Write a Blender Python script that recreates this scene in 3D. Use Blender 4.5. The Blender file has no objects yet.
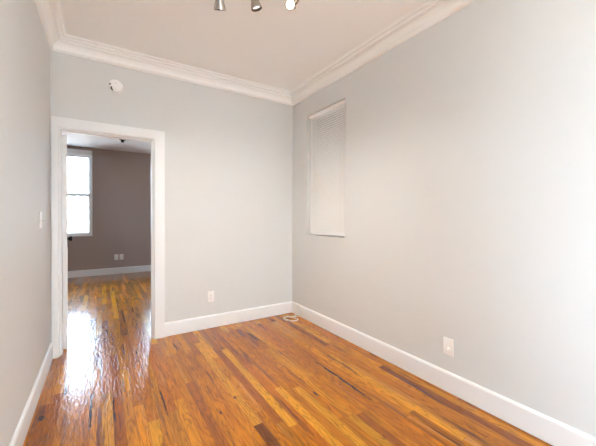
import bpy, bmesh, math, random
from mathutils import Vector, Matrix
random.seed(11)
C = bpy.context.scene.collection
SC = bpy.context.scene

# ------------------------------------------------------------------ camera
yaw, pitch, roll = math.radians(32.4589), math.radians(-0.451), math.radians(-0.1921)
F = Vector((math.sin(yaw), math.cos(yaw), 0)); R = Vector((math.cos(yaw), -math.sin(yaw), 0)); U = Vector((0, 0, 1))
F, U = F*math.cos(pitch) + U*math.sin(pitch), U*math.cos(pitch) - F*math.sin(pitch)
R, U = R*math.cos(roll) - U*math.sin(roll), R*math.sin(roll) + U*math.cos(roll)
cam = bpy.data.objects.new('camera', bpy.data.cameras.new('camera')); C.objects.link(cam)
cam.matrix_world = Matrix(((R.x, U.x, -F.x, -2.0381), (R.y, U.y, -F.y, -3.3384), (R.z, U.z, -F.z, 1.22), (0, 0, 0, 1)))
cam.data.sensor_width = 36; cam.data.lens = 308.13/596*36; cam.data.shift_y = -4.216/596
cam.data.clip_start = .02
SC.camera = cam

# ------------------------------------------------------------------ sky, daylight, exposure
SKY = 5.6
world = bpy.data.worlds.new('overcast_sky'); SC.world = world; world.use_nodes = True
bg = world.node_tree.nodes['Background']
bg.inputs['Strength'].default_value = SKY      # overcast: bright sky above the horizon, duller ground below
_n = world.node_tree.nodes.new; _l = world.node_tree.links.new
_tc, _sp, _rp = _n('ShaderNodeTexCoord'), _n('ShaderNodeSeparateXYZ'), _n('ShaderNodeValToRGB')
_l(_tc.outputs['Generated'], _sp.inputs[0]); _l(_sp.outputs[2], _rp.inputs[0]); _l(_rp.outputs[0], bg.inputs['Color'])
_ma = _n('ShaderNodeMath'); _ma.operation = 'MULTIPLY_ADD'; _ma.inputs[1].default_value = .5; _ma.inputs[2].default_value = .5; _l(_sp.outputs[2], _ma.inputs[0]); _l(_ma.outputs[0], _rp.inputs[0])
_e = _rp.color_ramp.elements; _e[0].position = .40; _e[0].color = (.44, .44, .43, 1); _e[1].position = .52; _e[1].color = (.64, .81, 1, 1)
SC.view_settings.view_transform = 'Standard'; SC.view_settings.look = 'None'
SC.view_settings.gamma = 1; SC.view_settings.exposure = 3.16
SC.cycles.max_bounces = 16; SC.cycles.diffuse_bounces = 10; SC.cycles.glossy_bounces = 6
SC.cycles.transparent_max_bounces = 12
def portal(x0, x1, z0, z1, loc, rot):          # window openings guide the sky light, they add none
    d = bpy.data.lights.new('window_portal', 'AREA'); d.shape = 'RECTANGLE'; d.size = x1-x0; d.size_y = z1-z0
    d.cycles.is_portal = True
    o = bpy.data.objects.new('window_portal', d); C.objects.link(o); o.location = loc; o.rotation_euler = rot

# the room (metres): corner behind the blind wall and the door wall is the origin
XL, YR, HC, HF, YF = -2.407, -6.9, 2.7385, 2.585, 4.15
XFL, XFR = -3.5, .6
WT = .11                                       # door wall thickness
DX0, DX1, DZ = -2.345, -1.612, 1.965           # door opening
REAR = [(-1.7, -1.25, .9, 2.3)]
SIDE = [(-6.7, -5.05, .35, 2.55)]              # window in the left wall, behind the camera
FAR = [(-3.12, -2.2, .81, 2.528), (-1.10, -.62, .81, 2.528)]
BL = (-1.003, -.324, 1.005, 2.402)             # blind recess y0 y1 z0 z1
for (a, b, z0, z1) in REAR: portal(a, b, z0, z1, ((a+b)/2, YR-.02, (z0+z1)/2), (math.radians(90), 0, math.radians(180)))
for (a, b, z0, z1) in SIDE: portal(a, b, z0, z1, (XL-.02, (a+b)/2, (z0+z1)/2), (math.radians(90), 0, math.radians(-90)))
fa, fb, fc, fd = FAR_FILL = (1.6, 2.2, .95, 2.0)   # added far-room window, out of sight, put in to light that room
portal(fa, fb, fc, fd, (XFL-.02, (fa+fb)/2, (fc+fd)/2), (math.radians(90), 0, math.radians(-90)))
for (a, b, z0, z1) in FAR: portal(a, b, z0, z1, ((a+b)/2, YF+.05, (z0+z1)/2), (math.radians(90), 0, 0))

# ------------------------------------------------------------------ materials
def mat(name, col, rough=.5, metal=0, coat=0, emit=None, es=0, bump=None, spec=.5):
    m = bpy.data.materials.new(name); m.use_nodes = True; nt = m.node_tree; b = nt.nodes['Principled BSDF']
    b.inputs['Base Color'].default_value = (*col, 1); b.inputs['Roughness'].default_value = rough
    b.inputs['Metallic'].default_value = metal; b.inputs['Specular IOR Level'].default_value = spec; b.inputs['Coat Weight'].default_value = coat
    if emit: b.inputs['Emission Color'].default_value = (*emit, 1); b.inputs['Emission Strength'].default_value = es
    if bump:
        tc = nt.nodes.new('ShaderNodeTexCoord'); last = None
        for sc, st, di in bump:
            n = nt.nodes.new('ShaderNodeTexNoise'); n.inputs['Scale'].default_value = sc; n.inputs['Detail'].default_value = 3
            nt.links.new(tc.outputs['Object'], n.inputs['Vector'])
            bp = nt.nodes.new('ShaderNodeBump'); bp.inputs['Strength'].default_value = st; bp.inputs['Distance'].default_value = di
            nt.links.new(n.outputs['Fac'], bp.inputs['Height'])
            if last: nt.links.new(last.outputs['Normal'], bp.inputs['Normal'])
            last = bp
        nt.links.new(last.outputs['Normal'], b.inputs['Normal'])
    return m
PB = [(3.0, .35, .02), (90, .15, .002)]
M = dict(
    wall=mat('grey_wall_paint', (.70, .71, .70), .6, bump=PB, spec=.15),
    ceil=mat('ceiling_paint', (.93, .94, .935), .7, bump=PB),
    trim=mat('white_trim_paint', (.84, .85, .85), .4),
    crown=mat('crown_paint', (.93, .935, .925), .4),
    brown=mat('mauve_brown_paint', (.40, .325, .29), .6, bump=PB),
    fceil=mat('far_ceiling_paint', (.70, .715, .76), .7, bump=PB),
    plastic=mat('white_plastic', (.90, .895, .88), .35),
    slat=mat('white_slat', (.95, .945, .93), .4),
    vinyl=mat('white_vinyl', (.86, .89, .91), .35),
    nickel=mat('brushed_nickel', (.44, .41, .375), .22, 1),
    dark=mat('dark_slot', (.03, .027, .025), .5),
    black=mat('black_metal', (.012, .011, .011), .3, .6),
    bulb=mat('lamp_face', (1, .97, .92), .3, emit=(1, .93, .82), es=3),
    bulb_dim=mat('lamp_face_reflector', (.9, .89, .87), .3, emit=(1, .95, .88), es=.12),
    cable=mat('white_cable', (.78, .70, .56), .45),
    cord=mat('blind_string', (.83, .82, .79), .7),
    sky_block=mat('sky_block_brick', (.16, .12, .10), .9, bump=[(25, .5, .01)]),
)
g = bpy.data.materials.new('window_glass'); g.use_nodes = True; nt = g.node_tree; nt.nodes.remove(nt.nodes['Principled BSDF'])
tr = nt.nodes.new('ShaderNodeBsdfTransparent'); gl = nt.nodes.new('ShaderNodeBsdfGlossy'); gl.inputs['Roughness'].default_value = .02
fr = nt.nodes.new('ShaderNodeFresnel'); fr.inputs['IOR'].default_value = 1.25; mx = nt.nodes.new('ShaderNodeMixShader')
tr.inputs['Color'].default_value = (.97, .985, .98, 1)
for a, b in ((fr.outputs[0], mx.inputs[0]), (tr.outputs[0], mx.inputs[1]), (gl.outputs[0], mx.inputs[2]), (mx.outputs[0], nt.nodes['Material Output'].inputs[0])): nt.links.new(a, b)
M['glass'] = g
g2 = g.copy(); g2.name = 'dimmed_window_glass'       # glass darkened to cut the sky brightness through the far windows
for n_ in g2.node_tree.nodes:
    if n_.type == 'BSDF_TRANSPARENT': n_.inputs['Color'].default_value = (.66, .68, .69, 1)
M['dimmed'] = g2

# ------------------------------------------------------------------ mesh helpers
class MB:
    def __init__(s): s.bm = bmesh.new()
    def box(s, a, b, bev=0, seg=2):
        t = bmesh.new(); bmesh.ops.create_cube(t, size=1)
        for v in t.verts: v.co = Vector([(a[i]+b[i])/2 + v.co[i]*abs(b[i]-a[i]) for i in range(3)])
        if bev: bmesh.ops.bevel(t, geom=t.edges[:], offset=bev, segments=seg, affect='EDGES', profile=.6)
        return s.add(t)
    def add(s, t, mt=None):
        if mt is not None: t.transform(mt)
        me = bpy.data.meshes.new('tmp'); t.to_mesh(me); t.free(); s.bm.from_mesh(me); bpy.data.meshes.remove(me); return s
    def lathe(s, prof, loc=(0, 0, 0), axis=(0, 0, 1), n=28):
        t = bmesh.new(); rings = []
        for r, z in prof:
            if r < 1e-6: rings.append([t.verts.new((0, 0, z))])
            else: rings.append([t.verts.new((r*math.cos(2*math.pi*k/n), r*math.sin(2*math.pi*k/n), z)) for k in range(n)])
        for A, B in zip(rings, rings[1:]):
            for k in range(n):
                q = [A[k % len(A)], A[(k+1) % len(A)], B[(k+1) % len(B)], B[k % len(B)]]
                u = []
                for v in q:
                    if v not in u: u.append(v)
                if len(u) > 2: t.faces.new(u)
        bmesh.ops.recalc_face_normals(t, faces=t.faces[:])
        q = Vector((0, 0, 1)).rotation_difference(Vector(axis).normalized())
        return s.add(t, Matrix.Translation(loc) @ q.to_matrix().to_4x4())
    def tube(s, pts, r, n=8):
        pts = [Vector(p) for p in pts]; t = bmesh.new(); rings = []
        nrm = None
        for i, p in enumerate(pts):
            d = (pts[min(i+1, len(pts)-1)] - pts[max(i-1, 0)]).normalized()
            if nrm is None: nrm = d.orthogonal().normalized()
            nrm = (nrm - d*nrm.dot(d)).normalized(); b = d.cross(nrm)
            rings.append([t.verts.new(p + r*(math.cos(2*math.pi*k/n)*nrm + math.sin(2*math.pi*k/n)*b)) for k in range(n)])
        for A, B in zip(rings, rings[1:]):
            for k in range(n): t.faces.new((A[k], A[(k+1) % n], B[(k+1) % n], B[k]))
        t.faces.new(rings[0][::-1]); t.faces.new(rings[-1])
        bmesh.ops.recalc_face_normals(t, faces=t.faces[:])
        return s.add(t)
    def build(s, name, m, parent=None, smooth=False, loc=None):
        me = bpy.data.meshes.new(name)
        org = Vector(loc) if loc is not None else (Vector(parent['_o']) if parent is not None and '_o' in parent else Vector((0, 0, 0)))
        s.bm.transform(Matrix.Translation(-org)); s.bm.to_mesh(me); s.bm.free()
        o = bpy.data.objects.new(name, me); C.objects.link(o); me.materials.append(m)
        if smooth:
            me.shade_smooth()
            md = o.modifiers.new('normals', 'EDGE_SPLIT'); md.split_angle = math.radians(40)
        if parent is not None:
            o.parent = parent
            if '_o' in parent: o['_o'] = parent['_o']
        elif loc is not None: o.location = loc
        return o
def bez(pts, n=10):                            # Catmull-Rom through points
    P = [Vector(p) for p in pts]; P = [2*P[0]-P[1]] + P + [2*P[-1]-P[-2]]; out = []
    for i in range(1, len(P)-2):
        for k in range(n):
            t = k/n; a, b, c, d = P[i-1:i+3]
            out.append(.5*((2*b) + (c-a)*t + (2*a-5*b+4*c-d)*t*t + (3*b-a-3*c+d)*t**3))
    return out + [P[-2]]
def thing(name, label, cat, loc, group=None):
    o = bpy.data.objects.new(name, None); C.objects.link(o); o.location = loc; o.empty_display_size = .05
    o['label'] = label; o['category'] = cat
    if group: o['group'] = group
    return o
def at(o):                                     # builders below work in the thing's own coordinates
    return o
def struct(o, label=None):
    o['kind'] = 'structure'
    if label: o['label'] = label
    return o

# ------------------------------------------------------------------ floor: strip oak boards running through the doorway
def floor():
    me = bpy.data.meshes.new('floor'); bm = bmesh.new()
    uvl = bm.loops.layers.uv.new('board'); cl = bm.faces.layers.float_color.new('board_color'); sl = bm.faces.layers.float.new('board_seed'); ll = bm.faces.layers.float.new('board_length')
    W = .0572; X0 = -2.040
    LIGHT, MID, AMB, RED, DARK, BRN = (.64, .262, .009), (.49, .160, .002), (.56, .196, .003), (.44, .132, .003), (.19, .052, .005), (.31, .092, .004)
    pool = [LIGHT]*3 + [MID]*9 + [AMB]*8 + [RED]*2 + [BRN]*1
    # boards seen clearly in the room: column -> list of (far end y, near end y, colour)
    spec = {0: [(-.855, -2.0, LIGHT), (.6, -.855, RED)], 1: [(-.2, -1.13, RED), (-1.13, -2.2, BRN)], 2: [(-.9, -1.9, AMB)],
            14: [(.0, -.735, LIGHT), (-.735, -1.6, MID)], 15: [(.3, -.735, BRN), (-.735, -1.75, RED)], 9: [(-1.02, -2.0, BRN)], 8: [(-.5, -1.3, MID)],
            13: [(-1.70, -2.6, DARK), (-.9, -1.70, LIGHT)], 12: [(-.6, -1.75, AMB)], 16: [(-.6, -1.82, LIGHT)], 22: [(-1.93, -3.0, LIGHT), (-.8, -1.93, AMB)],
            26: [(-.86, -1.92, MID)], 29: [(-1.2, -2.41, LIGHT)], 33: [(-1.59, -2.7, BRN), (-.4, -1.59, AMB)], 28: [(-1.0, -2.1, AMB)],
            -5: [(-.2, -.69, AMB), (-.69, -1.8, BRN)], -6: [(.0, -.80, MID), (-.80, -1.8, BRN)], -2: [(-.4, -1.7, RED)], -1: [(-.2, -1.5, MID)], 5: [(-.3, -1.6, AMB)], 6: [(-.1, -1.3, RED)]}
    for k in range(-27, 60):
        x0, x1 = X0 + k*W, X0 + (k+1)*W
        x0, x1 = max(x0, XFL), min(x1, XFR)
        if x1 <= x0: continue
        segs = sorted(spec.get(k, []), key=lambda s: -s[0])
        runs, y = [], YF
        for (a, b, c) in segs + [(YR, YR, None)]:
            while y - a > 1e-6:
                L = random.uniform(.45, 1.5); e = y - L
                if e < a + .25: e = a
                runs.append((y, e, random.choice(pool))); y = e
            if c: runs.append((a, b, c)); y = b
        for (a, b, c) in runs:
            vs = [bm.verts.new(p) for p in ((x0, b, 0), (x1, b, 0), (x1, a, 0), (x0, a, 0))]
            f = bm.faces.new(vs); L = a-b; j = random.uniform(.86, 1.14)
            for lp, uv in zip(f.loops, ((0, 0), (1, 0), (1, L), (0, L))): lp[uvl].uv = uv
            f[cl] = (c[0]*j, c[1]*j*random.uniform(.95, 1.05), c[2]*j, 1); f[sl] = random.random(); f[ll] = L
    bm.to_mesh(me); bm.free()
    o = bpy.data.objects.new('floor', me); C.objects.link(o); struct(o, 'glossy amber strip wood floor running through the doorway')
    m = bpy.data.materials.new('varnished_oak_strips'); m.use_nodes = True; nt = m.node_tree; b = nt.nodes['Principled BSDF']; N = nt.nodes.new; L = nt.links.new
    def math_(op, a, bb=None, clamp=False):
        n = N('ShaderNodeMath'); n.operation = op; n.use_clamp = clamp
        for i, v in enumerate((a, bb)):
            if v is None: continue
            if isinstance(v, (int, float)): n.inputs[i].default_value = v
            else: L(v, n.inputs[i])
        return n.outputs[0]
    def ramp(fac, stops):
        n = N('ShaderNodeValToRGB'); L(fac, n.inputs[0]); e = n.color_ramp.elements
        while len(e) < len(stops): e.new(.5)
        for el, (p, c) in zip(e, stops): el.position = p; el.color = (*c, 1) if isinstance(c, tuple) else (c, c, c, 1)
        return n.outputs[0]
    def mix(fac, a, bb, mode='MIX'):
        n = N('ShaderNodeMix'); n.data_type = 'RGBA'; n.blend_type = mode
        if isinstance(fac, (int, float)): n.inputs[0].default_value = fac
        else: L(fac, n.inputs[0])
        for s, v in ((6, a), (7, bb)):
            if isinstance(v, tuple): n.inputs[s].default_value = (*v, 1)
            else: L(v, n.inputs[s])
        return n.outputs[2]
    tc = N('ShaderNodeTexCoord'); sep = N('ShaderNodeSeparateXYZ'); L(tc.outputs['Object'], sep.inputs[0]); X, Y = sep.outputs[0], sep.outputs[1]
    ac = N('ShaderNodeAttribute'); ac.attribute_name = 'board_color'; as_ = N('ShaderNodeAttribute'); as_.attribute_name = 'board_seed'
    al = N('ShaderNodeAttribute'); al.attribute_name = 'board_length'
    au = N('ShaderNodeUVMap'); au.uv_map = 'board'; us = N('ShaderNodeSeparateXYZ'); L(au.outputs[0], us.inputs[0]); u, v = us.outputs[0], us.outputs[1]
    seed = math_('MULTIPLY', as_.outputs['Fac'], 60.)
    def noise(sx, sy, detail=3, dist=0, off=0.):
        cb = N('ShaderNodeCombineXYZ'); L(math_('MULTIPLY', X, sx), cb.inputs[0]); L(math_('MULTIPLY', Y, sy), cb.inputs[1]); L(math_('ADD', seed, off), cb.inputs[2])
        n = N('ShaderNodeTexNoise'); L(cb.outputs[0], n.inputs['Vector']); n.inputs['Scale'].default_value = 1; n.inputs['Detail'].default_value = detail; n.inputs['Distortion'].default_value = dist
        return n.outputs['Fac']
    n1 = noise(15, 1.7, 2.5, .5)
    rings = math_('FRACT', math_('MULTIPLY', n1, 11.))
    rings = ramp(rings, [(0, .52), (.16, .88), (.5, 1.10), (.85, 1.0), (1, .52)])
    fib = ramp(noise(260, 9, 2, 0, 7.), [(.28, .52), (.52, 1.0), (.8, 1.2)])
    tone = ramp(noise(9, .9, 3, 0, 13.), [(.25, .78), (.5, 1.0), (.75, 1.18)])
    col = mix(.85, ac.outputs['Color'], rings, 'MULTIPLY'); col = mix(.8, col, fib, 'MULTIPLY'); col = mix(1, col, tone, 'MULTIPLY')
    streak = ramp(noise(24, 1.5, 4, .4, 23.), [(.58, 0.), (.69, .8)])
    col = mix(streak, col, (.085, .026, .008))
    pale_streak = ramp(noise(20, 1.0, 3, .3, 31.), [(.58, 0.), (.72, .5)])  # paler streaks in the wood, at random
    col = mix(pale_streak, col, (.66, .30, .06))
    # knots and dark flecks at their places
    for (kx, ky, rx, ry) in ((-2.346, -.956, .017, .03), (-1.418, -1.478, .011, .022), (-1.285, -1.371, .010, .020), (-.80, -1.62, .010, .03), (-.524, -1.56, .013, .40), (-2.10, -1.05, .010, .30), (-1.976, -1.12, .006, .24), (-1.70, -1.15, .008, .2)):
        dx = math_('MULTIPLY', math_('SUBTRACT', X, kx), 1/rx); dy = math_('MULTIPLY', math_('SUBTRACT', Y, ky), 1/ry)
        d = math_('ADD', math_('ADD', math_('MULTIPLY', dx, dx), math_('MULTIPLY', dy, dy)), math_('MULTIPLY', math_('SUBTRACT', noise(70, 14, 2, 0, 41.), .5), 2.6))
        col = mix(ramp(d, [(.35, .88), (1, 0.)]), col, (.035, .013, .006))
    # seams
    e = math_('MINIMUM', u, math_('SUBTRACT', 1., u)); e = math_('MULTIPLY', e, .0572)
    e2 = math_('MINIMUM', v, math_('SUBTRACT', al.outputs['Fac'], v)); e = math_('MINIMUM', e, e2)
    seam = ramp(math_('MULTIPLY', e, 400.), [(0, .5), (.35, .8), (.6, 1)])
    col = mix(1, col, seam, 'MULTIPLY')
    L(col, b.inputs['Base Color'])
    b.inputs['Roughness'].default_value = .27; b.inputs['Specular IOR Level'].default_value = .13
    b.inputs['Coat Weight'].default_value = .75; b.inputs['Coat Roughness'].default_value = .11; b.inputs['Coat IOR'].default_value = 1.42
    cup = math_('MULTIPLY', math_('POWER', math_('ABSOLUTE', math_('SUBTRACT', u, .5)), 2.), 1.0)
    h = math_('ADD', math_('MULTIPLY', cup, .0012), math_('MULTIPLY', noise(58, 15, 3, .4, 51.), .0044))
    h = math_('ADD', h, math_('MULTIPLY', math_('MINIMUM', math_('MULTIPLY', e, 500.), 1.), .0002))
    bp = N('ShaderNodeBump'); bp.inputs['Strength'].default_value = .55; bp.inputs['Distance'].default_value = 1; L(h, bp.inputs['Height'])
    L(bp.outputs[0], b.inputs['Coat Normal']); L(bp.outputs[0], b.inputs['Normal'])
    me.materials.append(m)
    sub = MB(); sub.box((XFL, YR-.1, -.1), (XFR+.2, YF+.1, -.001)); struct(sub.build('floor_base', M['dark']))
floor()

# ------------------------------------------------------------------ walls and ceilings
def slab(name, m, boxes, label=None):
    w = MB()
    for a, b in boxes: w.box(a, b)
    return struct(w.build(name, m), label)
h = HC + .02
(sa, sb, sc, sd_), = SIDE
slab('wall_left', M['wall'], [((XL-.12, YR, 0), (XL, sa, h)), ((XL-.12, sb, 0), (XL, 0, h)), ((XL-.12, sa, 0), (XL, sb, sc)), ((XL-.12, sa, sd_), (XL, sb, h))], 'pale grey painted wall along the left edge')
y0, y1, z0, z1 = BL
slab('wall_right', M['wall'], [((0, YR, 0), (.12, y0, h)), ((0, y1, 0), (.12, .0, h)), ((0, y0, 0), (.12, y1, z0)), ((0, y0, z1), (.12, y1, h))], 'pale grey wall with the recessed blind')
mid = WT/2
slab('wall_back', M['wall'], [((XL-.12, 0, 0), (DX0-.006, mid, h)), ((DX1+.006, 0, 0), (.12, mid, h)), ((DX0-.006, 0, DZ+.006), (DX1+.006, mid, h))], 'pale grey wall with the white doorway')
slab('wall_far_near_side', M['brown'], [((XFL, mid, 0), (DX0-.006, WT, HF)), ((DX1+.006, mid, 0), (XFR, WT, HF)), ((DX0-.006, mid, DZ+.006), (DX1+.006, WT, HF))])
def pierced(name, m, x0, x1, ya, yb, zt, holes, label=None):
    bx, x = [], x0
    for (a, b, c, d) in holes:
        bx += [((x, ya, 0), (a, yb, zt)), ((a, ya, 0), (b, yb, c)), ((a, ya, d), (b, yb, zt))]; x = b
    bx.append(((x, ya, 0), (x1, yb, zt))); return slab(name, m, bx, label)
pierced('wall_rear', M['wall'], XL-.12, .12, YR-.14, YR, h, REAR)
pierced('wall_far', M['brown'], XFL, XFR, YF, YF+.16, HF, FAR, 'mauve brown wall of the room beyond the doorway')
fa, fb, fc, fd = FAR_FILL
slab('wall_far_left', M['brown'], [((XFL-.12, WT, 0), (XFL, fa, HF)), ((XFL-.12, fb, 0), (XFL, YF+.16, HF)), ((XFL-.12, fa, 0), (XFL, fb, fc)), ((XFL-.12, fa, fd), (XFL, fb, HF))])
slab('wall_far_right', M['brown'], [((XFR, WT, 0), (XFR+.1, YF+.16, HF))])
slab('ceiling', M['ceil'], [((XL-.12, YR-.14, HC), (.12, mid, HC+.1))], 'warm white ceiling')
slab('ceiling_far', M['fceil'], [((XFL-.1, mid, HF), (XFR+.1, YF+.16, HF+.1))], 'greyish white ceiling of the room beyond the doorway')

# ------------------------------------------------------------------ crown moulding and baseboards
CR = [(0, 0), (.006, 0), (.016, .004), (.024, .011), (.029, .020), (.029, .025), (.025, .029), (.026, .040), (.032, .054), (.044, .067), (.058, .074), (.066, .075),
      (.063, .079), (.064, .085), (.076, .084), (.086, .088), (.091, .095), (.091, .099), (.084, .101), (.084, .106), (.097, .105), (.108, .108), (.114, .114), (.114, .117), (.109, .119), (.124, .1225), (0, .1225)]
def sweep(name, prof, A, B, inward, z, ma, mb_, m, label=None):
    """profile run along A->B; ma/mb_ = mitre length factor at each end"""
    A, B, n = Vector(A), Vector(B), Vector(inward); d = (B-A).normalized(); t = bmesh.new(); ra, rb = [], []
    for p, q in prof:
        ra.append(t.verts.new(Vector((*(A + n*p + d*p*ma), z+q)))); rb.append(t.verts.new(Vector((*(B + n*p - d*p*mb_), z+q))))
    k = len(prof)
    for i in range(k): t.faces.new((ra[i], ra[(i+1) % k], rb[(i+1) % k], rb[i]))
    t.faces.new(ra); t.faces.new(rb[::-1]); bmesh.ops.recalc_face_normals(t, faces=t.faces[:])
    w = MB(); w.add(t); return struct(w.build(name, m, smooth=True), label)
ZC = HC - .1225
sweep('trim_1', CR, (XL, YR), (XL, 0), (1, 0), ZC, 1, 1, M['crown'], 'white crown moulding on the left wall')
sweep('trim_2', CR, (XL, 0), (0, 0), (0, -1), ZC, 1, 1, M['crown'], 'white crown moulding over the door wall')
sweep('trim_3', CR, (0, 0), (0, YR), (-1, 0), ZC, 1, 1, M['crown'], 'white crown moulding above the blind wall')
sweep('trim_4', CR, (0, YR), (XL, YR), (0, 1), ZC, 1, 1, M['crown'])
BB = [(0, 0), (.006, 0), (.006, .004), (.015, .004), (.015, .122), (.0145, .128), (.012, .134), (.0075, .139), (.003, .1425), (0, .1425)]
BF = [(p, q*.94) for p, q in BB]
CO0, CO1, COT = -2.3985, -1.507, 2.062         # casing outer edges
sweep('baseboard_left', BB, (XL, YR), (XL, -.021), (1, 0), 0, 1, 0, M['trim'])
sweep('baseboard_back', BB, (CO1, 0), (0, 0), (0, -1), 0, 0, 1, M['trim'])
sweep('baseboard_right', BB, (0, 0), (0, YR), (-1, 0), 0, 1, 1, M['trim'])
sweep('baseboard_rear', BB, (0, YR), (XL, YR), (0, 1), 0, 1, 1, M['trim'])
sweep('baseboard_far', BF, (XFL, YF), (XFR, YF), (0, -1), 0, 1, 1, M['trim'])
sweep('baseboard_far_left', BF, (XFL, WT), (XFL, YF), (1, 0), 0, 0, 1, M['trim'])
sweep('baseboard_far_right', BF, (XFR, YF), (XFR, WT), (-1, 0), 0, 1, 0, M['trim'])

# ------------------------------------------------------------------ door frame (casing + jamb + stops) and the open door
CI0, CI1, CIT = DX0-.008, DX1+.010, DZ+.010
def casing(ya, yb, name, label=None):
    w = MB(); t = bmesh.new()
    out = [(CO0, 0), (CO0, COT), (CO1, COT), (CO1, 0)]; inn = [(CI0, 0), (CI0, CIT), (CI1, CIT), (CI1, 0)]
    f = [[t.verts.new((x, ya, z)) for x, z in r] for r in (out, inn)]; bk = [[t.verts.new((x, yb, z)) for x, z in r] for r in (out, inn)]
    for i in range(3):
        t.faces.new((f[0][i], f[0][i+1], f[1][i+1], f[1][i])); t.faces.new((bk[0][i], bk[1][i], bk[1][i+1], bk[0][i+1]))
        t.faces.new((f[0][i], bk[0][i], bk[0][i+1], f[0][i+1])); t.faces.new((f[1][i], f[1][i+1], bk[1][i+1], bk[1][i]))
    t.faces.new((f[0][0], f[1][0], bk[1][0], bk[0][0])); t.faces.new((f[0][3], bk[0][3], bk[1][3], f[1][3]))
    bmesh.ops.recalc_face_normals(t, faces=t.faces[:])
    bmesh.ops.bevel(t, geom=[e for e in t.edges if abs(e.verts[0].co.y-ya) < 1e-6 and abs(e.verts[1].co.y-ya) < 1e-6 and len({round(v.co.x, 3) for v in e.verts} & {round(CO0, 3), round(CO1, 3), round(CI0, 3), round(CI1, 3)}) >= 1], offset=.004, segments=2, affect='EDGES')
    w.add(t); return struct(w.build(name, M['trim']), label)
casing(-.022, 0, 'trim_5', 'flat white casing framing the doorway')
casing(WT+.018, WT, 'trim_6')
w = MB()
w.box((DX0-.006, 0, 0), (DX0, WT, DZ+.006)); w.box((DX1, 0, 0), (DX1+.006, WT, DZ+.006)); w.box((DX0, 0, DZ), (DX1, WT, DZ+.006))
w.box((DX0, .03, 0), (DX0+.010, .070, DZ-.010), .0015); w.box((DX1-.012, .03, 0), (DX1, .070, DZ-.010), .0015); w.box((DX0, .03, DZ-.012), (DX1, .070, DZ), .0015)
struct(w.build('trim_7', M['trim']), 'white door jamb and stop strips')
DOOR_W, DOOR_T, DOOR_H = .715, .034, 1.945
hx, hy_, ang = -2.338, .128, math.radians(96.0)  # hinge corner, swung into the far room
def door():
    tb = MB()
    tb.box((0, -DOOR_T, .014), (DOOR_W, 0, DOOR_H), .002)
    o = tb.build('door_1', M['trim']); o.location = (hx, hy_, 0); struct(o, 'white door swung open into the far room, seen edge on'); o.rotation_euler = (0, 0, ang)
    p = MB()                                     # raised panels on the face turned to the far room
    for z0, z1 in ((.22, .92), (1.06, 1.82)):
        for x0, x1 in ((.10, .33), (.385, .615)):
            p.box((x0, -DOOR_T-.006, z0), (x1, -DOOR_T+.001, z1), .004); p.box((x0, -.001, z0), (x1, .006, z1), .004)
    pp = p.build('panel', M['trim'], o); pp.location = (0, 0, 0)
    kx, kz = DOOR_W-.066, .972
    for s, y in ((-1, -DOOR_T), (1, 0)):
        k = MB(); k.lathe([(.0, 0), (.031, 0), (.031, .004), (.027, .008), (.012, .010), (.010, .026), (.016, .032), (.025, .040), (.028, .050), (.024, .060), (.012, .066), (0, .067)], (kx, y, kz), (0, s, 0))
        ko = k.build('door_knob', M['black'], o, smooth=True); ko['label'] = 'black round door knob'
    for z in (.20, 1.0, 1.74):
        k = MB(); k.box((-.0015, -DOOR_T+.004, z-.045), (.0005, -.004, z+.045)); k.lathe([(0, -.046), (.005, -.046), (.005, .046), (0, .046)], (-.001, .003, z), n=10)
        k.build('hinge', M['trim'], o)
door()

# ------------------------------------------------------------------ double-hung windows
def sash_window(name, x0, x1, z0, z1, yin, s, label=None, trim=.042, top=.10, zmid=None, glass='glass'):
    """yin = room face of the wall, s = +1 when outside is +y"""
    Y = lambda d: yin + s*d
    zm = zmid or (z0+z1)/2
    f = MB()
    for a, b in (((x0-.0, Y(-.012), z0), (x0+trim*.5, Y(.10), z1)), ((x1-trim*.5, Y(-.012), z0), (x1, Y(.10), z1)), ((x0, Y(-.012), z1-top), (x1, Y(.10), z1)), ((x0, Y(-.012), z0), (x1, Y(.12), z0+.028))): f.box(a, b, .002)
    o = f.build(name, M['trim']); struct(o, label)
    xa, xb = x0+trim*.5, x1-trim*.5
    for nm, za, zb, d in (('upper_sash', zm-.036, z1-top, .062), ('lower_sash', z0+.028, zm+.036, .024)):
        w = MB(); st = .046
        w.box((xa, Y(d), za), (xa+st, Y(d+.032), zb), .002); w.box((xb-st, Y(d), za), (xb, Y(d+.032), zb), .002)
        w.box((xa+st, Y(d), zb-.044), (xb-st, Y(d+.032), zb), .002); w.box((xa+st, Y(d), za), (xb-st, Y(d+.032), za+.044), .002)
        so = w.build(nm, M['vinyl'], o)
        gpane = MB(); gpane.box((xa+st, Y(d+.014), za+.044), (xb-st, Y(d+.018), zb-.044)); gpane.build('pane', M[glass], so)
    return o
for i, (a, b, c, d) in enumerate(FAR):
    sash_window('window_%d' % (2+i), a, b, c, d, YF, 1, 'bright double-hung window in the brown wall beyond the doorway' if i == 0 else None, zmid=1.63, glass='dimmed')
for i, (a, b, c, d) in enumerate(REAR):
    sash_window('window_%d' % (5+i), a, b, c, d, YR, -1)
sw_ = sash_window('window_7', sa, sb, sc, sd_, 0, 1); sw_.rotation_euler = (0, 0, math.radians(90)); sw_.location = (XL, 0, 0)
sw_ = sash_window('window_8', fa, fb, fc, fd, 0, 1); sw_.rotation_euler = (0, 0, math.radians(90)); sw_.location = (XFL, 0, 0)
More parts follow.
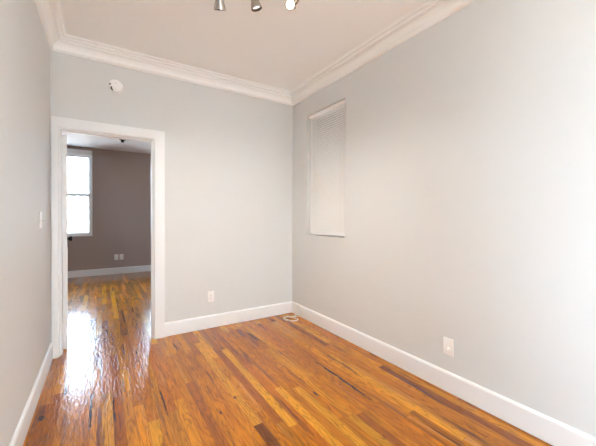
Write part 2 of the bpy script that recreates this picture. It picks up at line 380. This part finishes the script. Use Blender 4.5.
# window behind the blind, backed by an unseen box added to block the sky
y0, y1, z0, z1 = BL
f = MB()
for a, b in (((.085, y0, z0), (.118, y0+.04, z1)), ((.085, y1-.04, z0), (.118, y1, z1)), ((.085, y0+.04, z0), (.118, y1-.04, z0+.04)), ((.085, y0+.04, z1-.04), (.118, y1-.04, z1)), ((.085, y0+.04, 1.68), (.118, y1-.04, 1.72))): f.box(a, b, .002)
wo = f.build('window_1', M['vinyl']); struct(wo, 'recessed window covered by a white blind')
gp = MB(); gp.box((.100, y0+.04, z0+.04), (.104, y1-.04, z1-.04)); gp.build('pane', M['glass'], wo)
slab('wall_sky_block', M['sky_block'], [((.30, y0-.6, .4), (.40, y1+.6, 3.0)), ((.125, y0-.6, 2.9), (.30, y1+.6, 3.0)), ((.125, y0-.6, .4), (.30, y1+.6, .5)), ((.125, y0-.7, .4), (.40, y0-.6, 3.0)), ((.125, y1+.24, .4), (.40, y1+.30, 3.0))])

# ------------------------------------------------------------------ white blind in the recess
by0, by1, bx = y0+.008, y1-.008, .040
bl = thing('window_blind', 'closed white mini blind hanging in the recess of the right wall', 'blind', (bx, (by0+by1)/2, z1))
bl['_o'] = (bx, (by0+by1)/2, z1)
w = MB(); w.box((bx-.014, by0, z1-.034), (bx+.016, by1, z1-.002), .003); w.build('headrail', M['slat'], bl)
zt = z1-.046; zl, zr = z0+.024, z0+.040          # last slat: left end low, right end a little higher
n = 56; t = bmesh.new()
for i in range(n):
    k = i/(n-1); za = zt + (zl-zt)*k; zb = zt + (zr-zt)*k      # za at by1 (far end), zb at by0 (near end)
    rows = []
    for j in range(5):
        s = (j/4-.5); dx = s*.0105 - .0020*(1-(2*s)**2); dz = -s*.0272
        rows.append((t.verts.new((bx+.002-dx*1.0, by1-.001, za-dz*-1)), t.verts.new((bx+.002-dx*1.0, by0+.001, zb-dz*-1))))
    for a, b in zip(rows, rows[1:]): t.faces.new((a[0], a[1], b[1], b[0]))
w = MB(); w.add(t); w.build('slats', M['slat'], bl, smooth=True)
t = bmesh.new(); bmesh.ops.create_cube(t, size=1)
for v in t.verts:
    far = v.co.y > 0
    v.co = Vector((bx+.002+v.co.x*.022, by1-.001 if far else by0+.001, (zl if far else zr)-.014+v.co.z*.012))
bmesh.ops.bevel(t, geom=t.edges[:], offset=.002, segments=2, affect='EDGES')
w = MB(); w.add(t); w.build('bottom_rail', M['slat'], bl)
for yy in (by1-.10, by0+.10):
    w = MB(); w.tube([(bx-.012, yy, z1-.034), (bx-.012, yy, z0+.03)], .0009, 6); w.build('ladder_string', M['cord'], bl)
w = MB(); w.tube([(bx-.018, by1-.055, z1-.028), (bx-.019, by1-.055, z1-.82)], .0036, 6); w.lathe([(0, 0), (.005, .004), (.005, .03), (0, .034)], (bx-.019, by1-.055, z1-.845), n=8); w.build('tilt_wand', M['slat'], bl)

# ------------------------------------------------------------------ smoke detector over the door
sx, sz = -1.931, 2.418
sd = thing('smoke_detector', 'round white smoke detector on the wall above the doorway', 'smoke detector', (sx, 0, sz)); sd['_o'] = (sx, 0, sz)
w = MB(); w.lathe([(0, 0), (.060, 0), (.062, .003), (.062, .010), (.058, .012), (0, .012)], (sx, 0, sz), (0, -1, 0), 40); w.build('base_plate', M['plastic'], sd, True)
w = MB(); w.lathe([(.050, .012), (.0575, .013), (.0575, .024), (.055, .031), (.048, .036), (.030, .038), (.028, .0405), (0, .041)], (sx, 0, sz), (0, -1, 0), 40); w.build('cover', M['plastic'], sd, True)
w = MB(); w.lathe([(0, .0355), (.0075, .034), (.0075, .0370), (0, .0375)], (sx-.044, 0, sz+.005), (0, -1, 0), 14); w.build('test_button', M['dark'], sd, True)['label'] = 'dark test button'
w = MB(); w.tube([(sx-.022+.012*math.cos(a), -.0372, sz-.026+.017*math.sin(a)) for a in [math.radians(150+ i*12) for i in range(12)]], .0056, 6); w.build('sound_slot', M['dark'], sd, True)['label'] = 'dark curved sounder slot'
w = MB(); w.lathe([(0, .040), (.003, .040), (.003, .0418), (0, .042)], (sx+.002, 0, sz+.022), (0, -1, 0), 10); w.build('indicator_lamp', M['dark'], sd, True)
w = MB()
for k in range(24):
    a = 2*math.pi*k/24; t = bmesh.new(); bmesh.ops.create_cube(t, size=1); t.transform(Matrix.Translation((sx, -.019, sz)) @ Matrix.Rotation(a, 4, 'Y') @ Matrix.Translation((.0572, 0, 0)) @ Matrix.Diagonal((.0014, .007, .006, 1))); w.add(t)
w.build('vent_slots', M['dark'], sd)

# ------------------------------------------------------------------ wall plates
def plate(name, label, cat, pos, face, kind, group=None, pw=.072, ph=.117):
    """built facing -y at the origin, then turned to its wall"""
    o = thing(name, label, cat, pos, group); o.rotation_euler = (0, 0, face)
    w = MB(); w.box((-pw/2, -.0065, -ph/2), (pw/2, 0, ph/2), .003, 3); w.build('cover_plate', M['plastic'], o, True)
    if kind == 'decora':
        w = MB(); w.box((-.0165, -.0085, -.0335), (.0165, -.006, .0335), .001); r = w.build('receptacle', M['plastic'], o)
        d = MB()
        for z in (-.018, .014):
            d.box((-.0075, -.0089, z), (-.0055, -.0084, z+.009)); d.box((.0050, -.0089, z), (.0070, -.0084, z+.0075)); d.lathe([(0, .0084), (.0026, .0084), (.0026, .0089), (0, .0089)], (0, 0, z-.006), (0, -1, 0), 10)
        d.build('slots', M['dark'], r)
    elif kind == 'duplex':
        for z in (.0195, -.0195):
            w = MB(); w.lathe([(0, .006), (.0165, .006), (.0165, .0082), (.0155, .009), (0, .009)], (0, 0, z), (0, -1, 0), 20); r = w.build('receptacle', M['plastic'], o, True)
            d = MB(); d.box((-.0075, -.0094, z), (-.0055, -.0089, z+.008)); d.box((.0050, -.0094, z), (.0070, -.0089, z+.007)); d.build('slots', M['dark'], r)
    elif kind == 'cable':
        w = MB(); w.lathe([(0, .006), (.012, .006), (.012, .0085), (.0085, .0085), (.0085, .013), (.0055, .013), (.0055, .019), (.0048, .0192), (.0042, .013), (0, .013)], (0, 0, -.014), (0, -1, 0), 18); w.build('cable_jack', M['plastic'], o, True)
    for z in ((ph/2-.010, -ph/2+.010) if kind != 'duplex' else (0,)):
        w = MB(); w.lathe([(0, .006), (.0034, .006), (.0034, .0074), (0, .0078)], (0, 0, z), (0, -1, 0), 10); w.build('screw', M['plastic'], o, True)
    return o
plate('wall_outlet', 'white outlet plate low on the grey wall right of the doorway', 'outlet', (-1.040, 0, .343), 0, 'decora')
plate('cable_outlet', 'white plate with one round jack, low on the right wall', 'outlet', (0, -2.097, .316), math.radians(-90), 'cable')
plate('wall_outlet', 'left one of two white plates on the brown wall beyond the doorway', 'outlet', (-1.786, YF, .352), 0, 'duplex', 'outlet plates on the brown wall')
plate('wall_outlet', 'right one of two white plates on the brown wall beyond the doorway', 'outlet', (-1.690, YF, .352), 0, 'duplex', 'outlet plates on the brown wall')
sw = plate('light_switch', 'white toggle light switch on the left wall beside the door casing', 'light switch', (XL, -.528, 1.188), math.radians(90), 'switch')
w = MB(); w.box((-.0055, -.008, -.013), (.0055, -.006, .013), .0008); t = bmesh.new(); bmesh.ops.create_cube(t, size=1)
t.transform(Matrix.Translation((0, -.013, -.002)) @ Matrix.Rotation(math.radians(18), 4, 'X') @ Matrix.Diagonal((.008, .018, .009, 1))); w.add(t); w.build('toggle', M['plastic'], sw)

# ------------------------------------------------------------------ spotlights on the ceiling bar
ty = -1.6
tl = thing('track_light', 'brushed nickel ceiling bar with three cone spotlights at the top edge', 'ceiling light', (-1.24, ty, HC)); tl['_o'] = (-1.24, ty, HC)
w = MB(); w.lathe([(0, 0), (.058, 0), (.058, .014), (.052, .020), (0, .022)], (-1.24, ty, HC), (0, 0, -1), 32); w.build('canopy', M['nickel'], tl, True)
w = MB(); w.box((-1.60, ty-.012, HC-.046), (-.90, ty+.012, HC-.022), .004, 3); w.build('bar', M['nickel'], tl, True)
HEAD = [(0, 0), (.0115, 0), (.0145, .004), (.0158, .030), (.0178, .055), (.0215, .078), (.0268, .100), (.0318, .119), (.034, .130), (.0325, .132), (.0285, .130), (.0265, .124), (.0255, .118)]
for tip, ax, lit, watt in (((-1.466, ty+.0, 2.400), (.24, .46, -.86), 0, 7), ((-1.237, ty-.0, 2.490), (.30, .02, -.95), 0, 5), ((-1.003, ty-.005, 2.602), (-.62, -.62, -.44), 1, 2)):
    ax = Vector(ax).normalized(); tip = Vector(tip); base = tip - ax*.132
    w = MB(); w.lathe(HEAD, base, ax, 32); hd = w.build('spotlight_head', M['nickel'], tl, True)
    w = MB(); w.lathe([(.0257, .1185), (.020, .110), (0, .108)], base, ax, 24); w.build('lamp', M['bulb' if lit else 'bulb_dim'], hd, True)
    w = MB(); w.lathe([(.0332, .1322), (.0322, .1330), (.0272, .1310), (.0262, .1245)], base, ax, 32); w.build('rim', M['dark'], hd, True)['label'] = 'dark rim ring'
    ld = bpy.data.lights.new('spotlight_beam', 'SPOT'); ld.energy = watt; ld.color = (1, .92, .83); ld.spot_size = math.radians(120); ld.spot_blend = 1; ld.shadow_soft_size = .02
    lo = bpy.data.objects.new('spotlight_beam', ld); C.objects.link(lo); lo.location = tip + ax*.012; lo.rotation_euler = ax.to_track_quat('-Z', 'Y').to_euler()
    top = Vector((base.x, ty, HC-.044)); k = base + ax*.02
    w = MB(); w.tube(bez([top, top + (k-top)*.45 + Vector((0, 0, -.01)), k], 8), .0055, 10); w.lathe([(0, -.012), (.010, -.010), (.012, 0), (.010, .010), (0, .012)], k - ax*.012, ax, 16); w.build('stem', M['nickel'], tl, True)

# ------------------------------------------------------------------ loose cable in the corner
pts = [(-.004, -.112, .150), (-.020, -.114, .142), (-.030, -.119, .118), (-.032, -.126, .060), (-.034, -.138, .018), (-.05, -.150, .0045)]
cx_, cy_, dirx, diry = -.160, -.232, Vector((.42, -.91, 0)), Vector((.91, .42, 0))
for i in range(1, 46):
    a = i*2*math.pi/15; k = 1-.05*math.sin(i*1.7); q = Vector((cx_, cy_, 0)) + dirx*.092*k*math.cos(a+2.6) + diry*.055*k*math.sin(a+2.6); pts.append((q.x, q.y, .0042 + .0035*(i/15) + .001*math.sin(i)))
pts += [(-.065, -.180, .012), (-.040, -.165, .045), (-.034, -.172, .095), (-.030, -.186, .138), (-.026, -.205, .148), (-.028, -.235, .142), (-.030, -.268, .122), (-.031, -.284, .098), (-.034, -.276, .060), (-.038, -.245, .025), (-.055, -.205, .010), (-.085, -.185, .011)]
w = MB(); w.tube(bez(pts, 7), .0036, 8)
cb = w.build('coaxial_cable', M['cable'], None, True, loc=(cx_, cy_, 0)); cb['label'] = 'loose white cable coiled on the floor in the back right corner'; cb['category'] = 'cable'
w = MB(); w.tube(bez([(-.118, -.004, .141), (-.104, -.006, .137), (-.092, -.006, .140), (-.080, -.004, .146)], 6), .0022, 8)
cs = w.build('cable_end', M['cable'], None, True, loc=(-.1, 0, .14)); cs['label'] = 'short bit of wire lying along the back baseboard top by the corner'; cs['category'] = 'cable'

# ------------------------------------------------------------------ black fitting on the far ceiling
fx, fy = -1.727, 3.0
fl = thing('ceiling_fitting', 'small black fitting hanging from the ceiling beyond the doorway', 'ceiling light', (fx, fy, HF)); fl['_o'] = (fx, fy, HF)
w = MB(); w.lathe([(0, 0), (.055, 0), (.055, .008), (.048, .014), (0, .015)], (fx, fy, HF), (0, 0, -1), 24); w.build('canopy', M['black'], fl, True)
w = MB(); w.lathe([(0, .014), (.022, .014), (.026, .022), (.026, .048), (.020, .056), (0, .058)], (fx, fy, HF), (0, 0, -1), 20); w.build('socket', M['black'], fl, True)

for o in bpy.data.objects:                       # tidy helper keys
    if '_o' in o: del o['_o']
